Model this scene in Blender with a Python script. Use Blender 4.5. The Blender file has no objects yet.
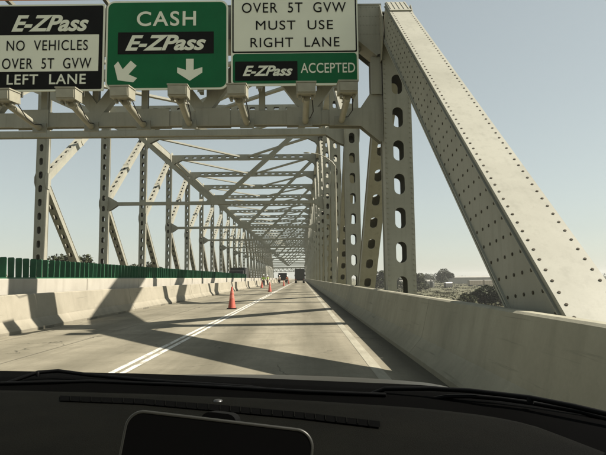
import bpy, math, random
from mathutils import Vector, Matrix
V = Vector
R = math.radians
SC = bpy.context.scene
COL = SC.collection

# ------------------------------------------------------------------ camera
cd = bpy.data.cameras.new('camera'); cam = bpy.data.objects.new('camera', cd); COL.objects.link(cam)
cd.sensor_width = 36.0; cd.lens = 36.0 * 545.0 / 606.0; cd.clip_start = 0.05; cd.clip_end = 20000
cam.matrix_world = (Matrix.Translation((0, 0, 1.25)) @ Matrix.Rotation(R(-0.165), 4, 'Z')
                    @ Matrix.Rotation(R(90 + 5.292), 4, 'X') @ Matrix.Rotation(R(-0.65), 4, 'Z'))
SC.camera = cam
# ------------------------------------------------------------------ sky, sun, exposure
SUN_TO = V((0.90, 0.03, 1.0)).normalized()          # towards the sun: from the right, 44 degrees up
wd = bpy.data.worlds.new('World'); SC.world = wd; wd.use_nodes = True
wn = wd.node_tree.nodes; wl = wd.node_tree.links
for n in list(wn): wn.remove(n)
sky = wn.new('ShaderNodeTexSky'); sky.sky_type = 'NISHITA'; sky.sun_disc = False
sky.sun_elevation = math.asin(SUN_TO.z); sky.sun_rotation = math.atan2(SUN_TO.x, SUN_TO.y)
sky.altitude = 0; sky.air_density = 1.0; sky.dust_density = 0.6; sky.ozone_density = 1.0
hs = wn.new('ShaderNodeHueSaturation'); hs.inputs['Saturation'].default_value = 0.5
tint = wn.new('ShaderNodeMix'); tint.data_type = 'RGBA'; tint.blend_type = 'MULTIPLY'
tint.inputs[0].default_value = 1.0; tint.inputs[7].default_value = (0.97, 1.0, 0.935, 1)
bg = wn.new('ShaderNodeBackground'); bg.inputs['Strength'].default_value = 0.108
wo = wn.new('ShaderNodeOutputWorld')
gm = wn.new('ShaderNodeGamma'); gm.inputs['Gamma'].default_value = 0.62
wl.new(sky.outputs[0], gm.inputs['Color']); wl.new(gm.outputs[0], hs.inputs['Color']); wl.new(hs.outputs[0], tint.inputs[6])
wl.new(tint.outputs[2], bg.inputs[0]); wl.new(bg.outputs[0], wo.inputs[0])
sd = bpy.data.lights.new('sun', 'SUN'); sd.energy = 5.0; sd.angle = R(0.53); sd.color = (1.0, 0.92, 0.835)
sun = bpy.data.objects.new('sun', sd); COL.objects.link(sun)
sun.rotation_euler = SUN_TO.to_track_quat('Z', 'Y').to_euler(); sun.location = (60, 0, 60)
SC.view_settings.view_transform = 'Standard'; SC.view_settings.look = 'None'
SC.view_settings.gamma = 1.0; SC.view_settings.use_curve_mapping = False
SC.view_settings.exposure = 1.10
SC.cycles.max_bounces = 6; SC.cycles.diffuse_bounces = 1; SC.cycles.transparent_max_bounces = 12

# ------------------------------------------------------------------ materials
def nodemat(name):
    m = bpy.data.materials.new(name); m.use_nodes = True
    nt = m.node_tree; b = nt.nodes['Principled BSDF']
    return m, nt, b
def mat(name, col, rough=0.6, metal=0.0, var=0.12, scale=3.0, bump=0.0, bscale=60.0, stretch=(1, 1, 1), var2=None, spec=0.5, detail=6.0, ramp=(0.3, 0.72)):
    """base colour broken up by two octaves of object-space noise"""
    m, nt, b = nodemat(name)
    tc = nt.nodes.new('ShaderNodeTexCoord'); mp = nt.nodes.new('ShaderNodeMapping')
    mp.inputs['Scale'].default_value = stretch
    nt.links.new(tc.outputs['Object'], mp.inputs[0])
    nz = nt.nodes.new('ShaderNodeTexNoise'); nz.inputs['Scale'].default_value = scale
    nz.inputs['Detail'].default_value = detail; nz.inputs['Roughness'].default_value = 0.62
    nt.links.new(mp.outputs[0], nz.inputs['Vector'])
    cr = nt.nodes.new('ShaderNodeValToRGB')
    cr.color_ramp.elements[0].position = ramp[0]; cr.color_ramp.elements[1].position = ramp[1]
    lo = [c * (1 - var) for c in col]; hi = [min(1, c * (1 + var)) for c in col]
    if var2: lo = var2
    cr.color_ramp.elements[0].color = (*lo, 1); cr.color_ramp.elements[1].color = (*hi, 1)
    nt.links.new(nz.outputs['Fac'], cr.inputs[0]); nt.links.new(cr.outputs[0], b.inputs['Base Color'])
    b.inputs['Roughness'].default_value = rough; b.inputs['Metallic'].default_value = metal
    b.inputs['Specular IOR Level'].default_value = spec
    if bump:
        n2 = nt.nodes.new('ShaderNodeTexNoise'); n2.inputs['Scale'].default_value = bscale; n2.inputs['Detail'].default_value = 4
        nt.links.new(tc.outputs['Object'], n2.inputs['Vector'])
        bp = nt.nodes.new('ShaderNodeBump'); bp.inputs['Strength'].default_value = bump; bp.inputs['Distance'].default_value = 0.02
        nt.links.new(n2.outputs['Fac'], bp.inputs['Height']); nt.links.new(bp.outputs[0], b.inputs['Normal'])
    return m
M = {}

M['bolt'] = mat('rusty bolt', (0.06, 0.052, 0.036), 0.9, var=0.3, scale=9, spec=0.2)
M['galv'] = mat('dull galvanised metal', (0.22, 0.215, 0.165), 0.45, 0.3, var=0.15, scale=6)
M['galv_light'] = mat('pale coated metal', (0.27, 0.26, 0.195), 0.5, var=0.12, scale=5)
M['sign_white'] = mat('white reflective sheet', (0.66, 0.67, 0.53), 0.5, var=0.04, scale=1.5)
M['sign_green'] = mat('green reflective sheet', (0.006, 0.105, 0.036), 0.5, var=0.12, scale=1.5, spec=0.12)
M['sign_black'] = mat('black sign sheet', (0.006, 0.006, 0.005), 0.5, var=0.15, scale=2, spec=0.08)
M['sign_orange'] = mat('orange sign sheet', (0.75, 0.30, 0.16), 0.5, var=0.06, scale=2)
M['sign_back'] = mat('sign back aluminium', (0.4, 0.4, 0.36), 0.5, 0.5, var=0.1)
M['paint_white'] = mat('road paint', (0.50, 0.49, 0.43), 0.65, var=0.06, scale=9, var2=(0.22, 0.20, 0.15), stretch=(1, 0.3, 1), ramp=(0.36, 0.50))
M['paint_worn'] = mat('worn edge paint', (0.30, 0.285, 0.215), 0.75, scale=5, var2=(0.20, 0.185, 0.135), stretch=(1, 0.2, 1))
M['seal'] = mat('joint sealant', (0.12, 0.11, 0.08), 0.8, var=0.3, scale=4)
M['screen'] = mat('green plastic', (0.006, 0.068, 0.026), 0.6, var=0.3, scale=4)
M['cone'] = mat('orange cone plastic', (0.44, 0.085, 0.055), 0.55, var=0.12, scale=7, var2=(0.30, 0.07, 0.04), stretch=(1, 1, .4))
M['cone_band'] = mat('faded reflective band', (0.52, 0.17, 0.12), 0.5, var=0.06, scale=9)
M['rubber'] = mat('black rubber', (0.015, 0.015, 0.013), 0.75, var=0.2, scale=12)
M['black_paint'] = mat('black truck paint', (0.02, 0.02, 0.018), 0.4, var=0.2, scale=3)
M['truck_grey'] = mat('dark grey truck box', (0.045, 0.045, 0.038), 0.5, var=0.2, scale=2)
M['truck_light'] = mat('dirty pale panel', (0.42, 0.40, 0.34), 0.6, var=0.12, scale=3)
M['glassdark'] = mat('dark vehicle glass', (0.012, 0.014, 0.014), 0.08, var=0.1)
M['lamp_red'] = mat('red lamp lens', (0.35, 0.02, 0.015), 0.2, var=0.1)
M['lamp_clear'] = mat('clear lamp lens', (0.75, 0.73, 0.66), 0.15, var=0.05)
M['dash'] = mat('dashboard plastic', (0.0022, 0.0022, 0.0014), 0.8, var=0.3, scale=9, bump=0.2, bscale=420, spec=0.035)
M['dash_dark'] = mat('matt black plastic', (0.0006, 0.0006, 0.0005), 0.9, var=0.2, scale=12, spec=0.02)
M['wiper'] = mat('wiper black', (0.0015, 0.0015, 0.0013), 0.6, var=0.2, scale=20, spec=0.1)
M['hood'] = mat('dark car paint', (0.028, 0.027, 0.020), 0.45, 0.2, var=0.1, scale=3, spec=0.5)
M['device'] = mat('device gloss black', (0.002, 0.002, 0.002), 0.7, var=0.1, spec=0.05)
M['device_rim'] = mat('brushed silver plastic', (0.026, 0.026, 0.021), 0.42, 0.4, var=0.06, scale=30)
M['bark'] = mat('bark', (0.09, 0.07, 0.045), 0.9, var=0.3, scale=8)
M['wagon'] = mat('tan rail wagon paint', (0.24, 0.21, 0.15), 0.7, var=0.15, scale=0.4)
M['roofing'] = mat('pale shed roof', (0.26, 0.255, 0.22), 0.7, var=0.1, scale=0.2)
M['shed'] = mat('shed cladding', (0.2, 0.2, 0.17), 0.8, var=0.15, scale=0.2)
M['skin'] = mat('skin', (0.45, 0.27, 0.19), 0.6, var=0.05)
M['vest'] = mat('lime vest', (0.42, 0.62, 0.10), 0.7, var=0.06)
M['vest_orange'] = mat('orange vest', (0.75, 0.2, 0.07), 0.7, var=0.06)
M['jeans'] = mat('dark trousers', (0.03, 0.035, 0.05), 0.85, var=0.15)
M['shirt'] = mat('pale shirt', (0.62, 0.6, 0.52), 0.8, var=0.06)
M['hat'] = mat('white hard hat', (0.72, 0.7, 0.62), 0.4, var=0.03)
def leafmat(name, col):
    m, nt, b = nodemat(name)
    tc = nt.nodes.new('ShaderNodeTexCoord'); nz = nt.nodes.new('ShaderNodeTexNoise'); nz.inputs['Scale'].default_value = 0.7
    nt.links.new(tc.outputs['Object'], nz.inputs[0])
    cr = nt.nodes.new('ShaderNodeValToRGB')
    cr.color_ramp.elements[0].position = 0.35; cr.color_ramp.elements[1].position = 0.68
    cr.color_ramp.elements[0].color = (*[c * 0.6 for c in col], 1); cr.color_ramp.elements[1].color = (*[c * 1.35 for c in col], 1)
    nt.links.new(nz.outputs['Fac'], cr.inputs[0]); nt.links.new(cr.outputs[0], b.inputs['Base Color'])
    b.inputs['Roughness'].default_value = 0.7; b.inputs['Specular IOR Level'].default_value = 0.2
    return m
M['leaf'] = leafmat('olive foliage', (0.05, 0.056, 0.025))
M['leaf_dark'] = leafmat('dark foliage', (0.03, 0.036, 0.016))
M['weeds'] = leafmat('dry weeds', (0.062, 0.062, 0.031))
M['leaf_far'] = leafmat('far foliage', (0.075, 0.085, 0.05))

def concrete(name, base, dark, streak=(3, 3, 0.35), joints=None):
    """weathered concrete: broad mottling, run-down streaks, fine grain; optional tyre tracks"""
    m, nt, b = nodemat(name); N = nt.nodes; L = nt.links
    tc = N.new('ShaderNodeTexCoord')
    def noise(scale, stretch, det=8, rough=0.65):
        mp = N.new('ShaderNodeMapping'); mp.inputs['Scale'].default_value = stretch; L.new(tc.outputs['Object'], mp.inputs[0])
        n = N.new('ShaderNodeTexNoise'); n.inputs['Scale'].default_value = scale; n.inputs['Detail'].default_value = det
        n.inputs['Roughness'].default_value = rough; L.new(mp.outputs[0], n.inputs['Vector']); return n.outputs['Fac']
    def ramp(src, a, c):
        r = N.new('ShaderNodeMapRange'); r.inputs['From Min'].default_value = a; r.inputs['From Max'].default_value = c
        L.new(src, r.inputs['Value']); return r.outputs[0]
    def mix(fac, a, c):
        x = N.new('ShaderNodeMix'); x.data_type = 'RGBA'
        if isinstance(fac, (int, float)): x.inputs[0].default_value = fac
        else: L.new(fac, x.inputs[0])
        for i, v in ((6, a), (7, c)):
            if isinstance(v, tuple): x.inputs[i].default_value = (*v, 1)
            else: L.new(v, x.inputs[i])
        return x.outputs[2]
    def math_(op, a, c):
        x = N.new('ShaderNodeMath'); x.operation = op
        for i, v in ((0, a), (1, c)):
            if isinstance(v, (int, float)): x.inputs[i].default_value = v
            else: L.new(v, x.inputs[i])
        return x.outputs[0]
    mid = tuple((p + q) / 2 for p, q in zip(base, dark))
    c = mix(ramp(noise(0.9, (1, 1, 1)), 0.38, 0.68), base, mid)
    c = mix(math_('MULTIPLY', ramp(noise(1.0, streak), 0.5, 0.75), 0.55), c, dark)
    if joints == 'road':
        sx = N.new('ShaderNodeSeparateXYZ'); L.new(tc.outputs['Object'], sx.inputs[0])
        x = sx.outputs[0]; y = sx.outputs[1]
        tot = None
        for cx in (-5.25, -3.5, -1.45, 0.25):            # worn wheel tracks
            d = math_('ABSOLUTE', math_('SUBTRACT', x, cx), 0)
            g = N.new('ShaderNodeMapRange'); g.interpolation_type = 'SMOOTHSTEP'
            g.inputs['From Min'].default_value = 0.65; g.inputs['From Max'].default_value = 0.1; L.new(d, g.inputs['Value'])
            tot = g.outputs[0] if tot is None else math_('MAXIMUM', tot, g.outputs[0])
        wear = math_('MULTIPLY', tot, ramp(noise(0.5, (1.5, 0.12, 1)), 0.3, 0.62))
        c = mix(math_('MULTIPLY', wear, 0.75), c, dark)
        # slab joints across the road, slab tone changing from slab to slab
        slab = math_('FLOOR', math_('DIVIDE', math_('ADD', y, 500), 7.4), 0)
        wn2 = N.new('ShaderNodeTexWhiteNoise'); wn2.noise_dimensions = '1D'; L.new(slab, wn2.inputs['W'])
        c = mix(math_('MULTIPLY', wn2.outputs['Value'], 0.22), c, dark)
        c = mix(math_('MULTIPLY', ramp(noise(1.0, (3.5, 0.16, 1), 8, .75), 0.48, 0.74), 0.42), c, dark)
        c = mix(math_('MULTIPLY', ramp(noise(1.0, (0.7, 1.6, 1), 7, .7), 0.55, 0.75), 0.3), c, dark)
        gut = math_('ADD', x, math_('MULTIPLY', noise(1.2, (1, .4, 1)), 0.35))      # gutter darkened: grime, plus the parapet's shadow deepened in the colour
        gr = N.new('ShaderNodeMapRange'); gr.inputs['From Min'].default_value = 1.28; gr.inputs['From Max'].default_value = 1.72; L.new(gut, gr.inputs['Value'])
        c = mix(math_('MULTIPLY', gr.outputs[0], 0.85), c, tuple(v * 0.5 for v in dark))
        vo = N.new('ShaderNodeTexVoronoi'); vo.feature = 'DISTANCE_TO_EDGE'; vo.inputs['Scale'].default_value = 0.33
        ad = N.new('ShaderNodeVectorMath'); ad.operation = 'ADD'
        nv = N.new('ShaderNodeTexNoise'); nv.inputs['Scale'].default_value = 1.4; nv.inputs['Detail'].default_value = 6
        L.new(tc.outputs['Object'], nv.inputs['Vector']); L.new(tc.outputs['Object'], ad.inputs[0]); L.new(nv.outputs['Color'], ad.inputs[1])
        L.new(ad.outputs[0], vo.inputs['Vector'])
        ck = N.new('ShaderNodeMapRange'); ck.inputs['From Min'].default_value = 0.0045; ck.inputs['From Max'].default_value = 0.002
        L.new(vo.outputs['Distance'], ck.inputs['Value'])
        c = mix(math_('MULTIPLY', math_('MULTIPLY', ck.outputs[0], ramp(noise(0.25, (1, 1, 1)), 0.47, 0.53)), 0.8), c, tuple(v * 0.35 for v in dark))
        c = mix(math_('MULTIPLY', ramp(noise(9, (1, 1, 1), 5, .75), 0.5, 0.7), 0.3), c, dark)
        # oil drip band and patches
        oil = math_('MULTIPLY', ramp(noise(1.2, (2.2, 0.5, 1)), 0.6, 0.74), 0.45)
        c = mix(oil, c, tuple(v * 0.6 for v in dark))
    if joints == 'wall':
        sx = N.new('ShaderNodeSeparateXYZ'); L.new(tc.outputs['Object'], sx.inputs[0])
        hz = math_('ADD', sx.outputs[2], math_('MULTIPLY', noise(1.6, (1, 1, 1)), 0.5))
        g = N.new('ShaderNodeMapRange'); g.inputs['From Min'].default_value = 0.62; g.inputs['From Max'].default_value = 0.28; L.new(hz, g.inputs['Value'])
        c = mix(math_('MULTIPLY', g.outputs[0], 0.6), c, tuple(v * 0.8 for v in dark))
        c = mix(math_('MULTIPLY', ramp(noise(2.3, (3, 0.15, 6), 5), 0.62, 0.70), 0.5), c, tuple(v * 0.5 for v in dark))   # tyre scuffs
    fine = ramp(noise(28, (1, 1, 1), 3), 0.3, 0.75)
    c = mix(math_('MULTIPLY', fine, 0.18), c, dark)
    L.new(c, b.inputs['Base Color']); b.inputs['Roughness'].default_value = 0.85; b.inputs['Specular IOR Level'].default_value = 0.25
    bp = N.new('ShaderNodeBump'); bp.inputs['Strength'].default_value = 0.25; bp.inputs['Distance'].default_value = 0.01
    L.new(noise(45, (1, 1, 1), 4), bp.inputs['Height']); L.new(bp.outputs[0], b.inputs['Normal'])
    return m
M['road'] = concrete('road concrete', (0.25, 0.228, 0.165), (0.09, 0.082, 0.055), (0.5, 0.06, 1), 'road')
def weathered_steel(name, base, grime, rust):
    m, nt, b = nodemat(name); N = nt.nodes; L = nt.links
    tc = N.new('ShaderNodeTexCoord')
    def noise(scale, stretch, det=6, rough=0.6):
        mp = N.new('ShaderNodeMapping'); mp.inputs['Scale'].default_value = stretch; L.new(tc.outputs['Object'], mp.inputs[0])
        n = N.new('ShaderNodeTexNoise'); n.inputs['Scale'].default_value = scale; n.inputs['Detail'].default_value = det
        n.inputs['Roughness'].default_value = rough; L.new(mp.outputs[0], n.inputs['Vector']); return n.outputs['Fac']
    def layer(c, col, src, a, e, amt):
        r = N.new('ShaderNodeMapRange'); r.inputs['From Min'].default_value = a; r.inputs['From Max'].default_value = e
        r.inputs['To Max'].default_value = amt; L.new(src, r.inputs['Value'])
        x = N.new('ShaderNodeMix'); x.data_type = 'RGBA'; L.new(r.outputs[0], x.inputs[0])
        if isinstance(c, tuple): x.inputs[6].default_value = (*c, 1)
        else: L.new(c, x.inputs[6])
        x.inputs[7].default_value = (*col, 1); return x.outputs[2]
    c = layer(base, grime, noise(0.7, (1, 1, 1)), 0.42, 0.75, 0.55)
    c = layer(c, grime, noise(3.0, (2.5, 2.5, 0.22)), 0.52, 0.78, 0.6)
    c = layer(c, rust, noise(7.0, (1, 1, 0.6), 8, 0.7), 0.66, 0.76, 0.55)
    c = layer(c, grime, noise(40, (1, 1, 1), 2), 0.5, 0.8, 0.25)
    L.new(c, b.inputs['Base Color']); b.inputs['Roughness'].default_value = 0.6; b.inputs['Specular IOR Level'].default_value = 0.25
    bp = N.new('ShaderNodeBump'); bp.inputs['Strength'].default_value = 0.12; bp.inputs['Distance'].default_value = 0.01
    L.new(noise(5, (1, 1, 1), 3), bp.inputs['Height']); L.new(bp.outputs[0], b.inputs['Normal'])
    return m
M['steel'] = weathered_steel('painted steel', (0.292, 0.287, 0.230), (0.185, 0.182, 0.14), (0.13, 0.085, 0.05))
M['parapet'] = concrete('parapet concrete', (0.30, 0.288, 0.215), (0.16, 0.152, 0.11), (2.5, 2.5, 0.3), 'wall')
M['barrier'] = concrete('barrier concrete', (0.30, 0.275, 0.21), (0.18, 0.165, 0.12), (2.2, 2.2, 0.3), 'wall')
M['barrier_white'] = concrete('pale barrier concrete', (0.40, 0.375, 0.31), (0.27, 0.25, 0.20), (2.5, 2.5, 0.3))
M['ground'] = concrete('dry grass ground', (0.105, 0.10, 0.055), (0.05, 0.052, 0.026), (0.03, 0.015, 1))
for n in M['ground'].node_tree.nodes:
    if n.type == 'TEX_NOISE' and n.inputs['Scale'].default_value < 10: n.inputs['Scale'].default_value *= 0.06

# ------------------------------------------------------------------ mesh helpers
class MB:
    def __init__(s): s.v = []; s.f = []; s.m = []; s.sm = []
    def add(s, vs, fs, mi=0, smooth=False):
        o = len(s.v); s.v += [tuple(p) for p in vs]
        for f in fs: s.f.append(tuple(i + o for i in f)); s.m.append(mi); s.sm.append(smooth)
    def obox(s, c, ax, ay, az, mi=0):
        """box by centre and three half-axis vectors"""
        c, ax, ay, az = V(c), V(ax), V(ay), V(az)
        vs = [c + i * ax + j * ay + k * az for i in (-1, 1) for j in (-1, 1) for k in (-1, 1)]
        s.add(vs, [(0, 1, 3, 2), (4, 6, 7, 5), (0, 4, 5, 1), (2, 3, 7, 6), (0, 2, 6, 4), (1, 5, 7, 3)], mi)
    def box(s, x0, x1, y0, y1, z0, z1, mi=0):
        s.obox(((x0 + x1) / 2, (y0 + y1) / 2, (z0 + z1) / 2), ((x1 - x0) / 2, 0, 0), (0, (y1 - y0) / 2, 0), (0, 0, (z1 - z0) / 2), mi)
    def bar(s, p, q, w, h, side=V((1, 0, 0)), mi=0):
        """rectangular bar from p to q: w along side, h along the remaining axis"""
        p, q = V(p), V(q); u = (q - p); l = u.length; u.normalize()
        sd_ = (V(side) - u * V(side).dot(u)).normalized(); n = u.cross(sd_)
        s.obox((p + q) / 2, u * l / 2, sd_ * w / 2, n * h / 2, mi)
    def tube(s, pts, rad, n=8, mi=0, smooth=True, caps=True):
        pts = [V(p) for p in pts]
        if not isinstance(rad, (list, tuple)): rad = [rad] * len(pts)
        vs = []; fs = []; up = None
        for i, p in enumerate(pts):
            t = (pts[min(i + 1, len(pts) - 1)] - pts[max(i - 1, 0)]).normalized()
            if up is None: up = V((0, 0, 1)) if abs(t.z) < 0.9 else V((1, 0, 0))
            a = t.cross(up).normalized(); b = a.cross(t).normalized(); up = b
            for k in range(n):
                an = 2 * math.pi * k / n
                vs.append(p + (a * math.cos(an) + b * math.sin(an)) * rad[i])
        for i in range(len(pts) - 1):
            for k in range(n):
                fs.append((i * n + k, i * n + (k + 1) % n, (i + 1) * n + (k + 1) % n, (i + 1) * n + k))
        s.add(vs, fs, mi, smooth)
        if caps:
            s.add(vs[:n], [tuple(range(n))[::-1]], mi); s.add(vs[-n:], [tuple(range(n))], mi)
    def prism(s, poly, axis, a0, a1, mi=0):
        """extrude a 2-D polygon; axis 'x','y','z' is the extrusion direction"""
        def P(p, a): return {'x': (a, p[0], p[1]), 'y': (p[0], a, p[1]), 'z': (p[0], p[1], a)}[axis]
        n = len(poly); vs = [P(p, a0) for p in poly] + [P(p, a1) for p in poly]
        fs = [tuple(range(n))[::-1], tuple(range(n, 2 * n))] + [(i, (i + 1) % n, n + (i + 1) % n, n + i) for i in range(n)]
        s.add(vs, fs, mi)
    def lathe(s, prof, c, n=16, mi=0, smooth=True):
        c = V(c); vs = []; fs = []
        for r, z in prof:
            for k in range(n):
                a = 2 * math.pi * k / n; vs.append(c + V((r * math.cos(a), r * math.sin(a), z)))
        for i in range(len(prof) - 1):
            for k in range(n): fs.append((i * n + k, i * n + (k + 1) % n, (i + 1) * n + (k + 1) % n, (i + 1) * n + k))
        s.add(vs, fs, mi, smooth); s.add(vs[-n:], [tuple(range(n))], mi); s.add(vs[:n], [tuple(range(n))[::-1]], mi)
    def bolt(s, c, n, r=0.02, h=0.014, mi=1):
        c, n = V(c), V(n).normalized(); a = n.orthogonal().normalized(); b = n.cross(a)
        vs = [c + (a * math.cos(k * math.pi / 3) + b * math.sin(k * math.pi / 3)) * r for k in range(6)]
        vs += [p + n * h for p in vs]
        s.add(vs, [tuple(range(6, 12))] + [(k, (k + 1) % 6, 6 + (k + 1) % 6, 6 + k) for k in range(6)], mi)
    def plate(s, p0, u, v, L, w, t, holes=(), m=4, mi=0):
        """plate of length L along u, width w along v, thickness t, centred on p0; holes = (centre, half length, half width)"""
        p0, u, v = V(p0), V(u).normalized(), V(v).normalized(); n = u.cross(v)
        if not holes:
            s.obox(p0 + u * L / 2, u * L / 2, v * w / 2, n * t / 2, mi); return
        holes = sorted(holes); hw2 = w / 2
        cuts = [0.0] + [(holes[i][0] + holes[i + 1][0]) / 2 for i in range(len(holes) - 1)] + [L]
        def P(a, b, c): return p0 + u * a + v * b + n * c
        for (sc, hl, hw), s0, s1 in zip(holes, cuts[:-1], cuts[1:]):
            hp = []; op = []
            for k in range(m + 1):
                tt = k / m; ph = -math.pi / 2 + math.pi * tt
                hp.append((sc + hl - hw + hw * math.cos(ph), hw * math.sin(ph)))
                e = sc + hl - hw
                op.append((e + (s1 - e) * tt * 4, -hw2) if tt <= .25 else (s1, -hw2 + (tt - .25) * 2 * w) if tt <= .75 else (s1 - (s1 - e) * (tt - .75) * 4, hw2))
            for k in range(m + 1):
                tt = k / m; ph = math.pi / 2 + math.pi * tt
                hp.append((sc - hl + hw + hw * math.cos(ph), hw * math.sin(ph)))
                e = sc - hl + hw
                op.append((e + (s0 - e) * tt * 4, hw2) if tt <= .25 else (s0, hw2 - (tt - .25) * 2 * w) if tt <= .75 else (s0 - (s0 - e) * (tt - .75) * 4, -hw2))
            N = len(hp)
            vs = [P(*q, t / 2) for q in hp] + [P(*q, t / 2) for q in op] + [P(*q, -t / 2) for q in hp] + [P(*q, -t / 2) for q in op]
            fs = []
            for k in range(N):
                j = (k + 1) % N
                fs.append((k, N + k, N + j, j)); fs.append((2 * N + j, 3 * N + j, 3 * N + k, 2 * N + k))
                fs.append((k, j, 2 * N + j, 2 * N + k))
                (a0, b0), (a1, b1) = op[k], op[j]
                if abs(b0) > hw2 - 1e-6 and abs(b1) > hw2 - 1e-6 and b0 * b1 > 0: fs.append((N + j, N + k, 3 * N + k, 3 * N + j))
            s.add(vs, fs, mi)
        for e in (0, L):
            s.add([P(e, -hw2, -t / 2), P(e, hw2, -t / 2), P(e, hw2, t / 2), P(e, -hw2, t / 2)], [(0, 1, 2, 3)], mi)
    def member(s, p, q, w, d, side=V((1, 0, 0)), t=0.03, pitch=1.07, hl=0.285, hw=0.145, perf=(1, 1), m=4, start=0.6, lip=0.03, mi=0):
        """box member: two cover plates facing +n/-n (perforated or not), two solid webs"""
        p, q = V(p), V(q); u = q - p; L = u.length; u.normalize()
        sd_ = (V(side) - u * V(side).dot(u)).normalized(); n = u.cross(sd_)
        cnt = max(0, int((L - 2 * start) / pitch)); st = (L - (cnt - 1) * pitch) / 2 if cnt else 0
        hs_ = [(st + i * pitch, hl, hw) for i in range(cnt)]
        for sg, pf in ((1, perf[0]), (-1, perf[1])):
            s.plate(p + n * sg * (d - t) / 2, u, sd_, L, w, t, hs_ if pf else (), m, mi)
        for sg in (1, -1):
            s.obox((p + q) / 2 + sd_ * sg * (w / 2 - lip - t / 2), u * L / 2, sd_ * t / 2, n * (d / 2 - t), mi)
    def build(s, name, mats, parent=None, loc=(0, 0, 0)):
        me = bpy.data.meshes.new(name); me.from_pydata(s.v, [], s.f)
        if not isinstance(mats, (list, tuple)): mats = [mats]
        for m in mats: me.materials.append(M[m] if isinstance(m, str) else m)
        me.polygons.foreach_set('material_index', s.m); me.polygons.foreach_set('use_smooth', s.sm); me.update()
        o = bpy.data.objects.new(name, me); COL.objects.link(o); o.location = loc
        if parent: o.parent = parent
        return o
def tag(o, label=None, cat=None, group=None, kind=None):
    for k, v in (('label', label), ('category', cat), ('group', group), ('kind', kind)):
        if v: o[k] = v
    return o
def empty(name, loc=(0, 0, 0), rz=0):
    o = bpy.data.objects.new(name, None); COL.objects.link(o); o.location = loc; o.rotation_euler = (0, 0, rz)
    o.empty_display_size = 0.2
    return o
def copy_tree(o, parent=None, loc=None):
    c = o.copy(); COL.objects.link(c)
    if parent: c.parent = parent
    if loc: c.location = loc
    for ch in list(o.children): copy_tree(ch, c)
    return c
ORD = ['first', 'second', 'third', 'fourth', 'fifth', 'sixth', 'seventh', 'eighth', 'ninth', 'tenth', 'eleventh', 'twelfth', 'thirteenth',
       'fourteenth', 'fifteenth', 'sixteenth', 'seventeenth', 'eighteenth', 'nineteenth', 'twentieth']
def ordinal(i):
    if i < 20: return ORD[i]
    n = i + 1; tens = {2: 'twenty', 3: 'thirty', 4: 'forty', 5: 'fifty', 6: 'sixty'}[n // 10]
    if n % 10 == 0: return tens[:-1] + 'ieth'
    return tens + '-' + ORD[n % 10 - 1]

# ------------------------------------------------------------------ setting: land, road deck
b = MB(); b.add([(-3200, -400, -8), (3200, -400, -8), (3200, 3600, -8), (-3200, 3600, -8)], [(0, 1, 2, 3)])
tag(b.build('ground', 'ground'), kind='structure')
b = MB(); b.add([(-19.5, -60, 0), (1.9, -60, 0), (1.9, 900, 0), (-19.5, 900, 0)], [(0, 1, 2, 3)])
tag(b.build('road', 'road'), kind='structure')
b = MB(); b.box(-19.7, 2.16, -60, 900, -0.5, -0.005)
for k in range(0, 66): b.box(-20.0, 2.3, -54 + k * 6.71 - .2, -54 + k * 6.71 + .2, -1.4, -0.505)
tag(b.build('bridge_deck', 'parapet'), kind='structure')
Z1, Z2 = 0.004, 0.008
b = MB()
for x0, x1 in ((-2.635, -2.545), (-2.475, -2.385)): b.add([(x0, -20, Z1), (x1, -20, Z1), (x1, 880, Z1), (x0, 880, Z1)], [(0, 1, 2, 3)])
tag(b.build('lane_marking', 'paint_white'), kind='structure')
b = MB(); b.add([(0.93, -20, Z1), (1.08, -20, Z1), (1.08, 880, Z1), (0.93, 880, Z1)], [(0, 1, 2, 3)])
tag(b.build('edge_marking', 'paint_worn'), kind='structure')
b = MB()
for k in range(-4, 110):
    y = k * 7.4 - 500 + 7.4 * 68 + 2.0
    b.add([(-6.7, y, Z2), (1.6, y, Z2), (1.6, y + .018, Z2), (-6.7, y + .018, Z2)], [(0, 1, 2, 3)])
for k in (0, 1): 
    x = (-4.6, -6.3)[k]
    b.add([(x, -20, Z2), (x + .014, -20, Z2), (x + .014, 400, Z2), (x, 400, Z2)], [(0, 1, 2, 3)])
tag(b.build('road_joint', 'seal'), kind='structure')

# ------------------------------------------------------------------ truss bridge
P = 13.42; D0 = 15.1; NP = 28
XR, XL = 2.70, -20.10; XM = (XR + XL) / 2
YK = [D0 + P * k for k in range(NP)]
half = (NP - 1) / 2
def ztop(k):
    k = min(k, NP - 1 - k); return [8.40, 14.4, 17.4, 18.8, 19.6][k] if k < 5 else 19.75
def zbot(k):
    k = min(k, NP - 1 - k); return [-3.0, -4.4][k] if k < 2 else -3.6
ZM = 9.0
br = empty('truss_bridge', (XM, D0, 0))
tag(br, 'pale painted steel through truss bridge spanning the whole road', 'bridge')
def rel(p): return V(p) - V((XM, D0, 0))
def bpart(name, mb, loc=(0, 0, 0), mats=('steel', 'bolt'), parent=None):
    return mb.build(name, list(mats), parent or br, rel(loc) if not parent else loc)

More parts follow.
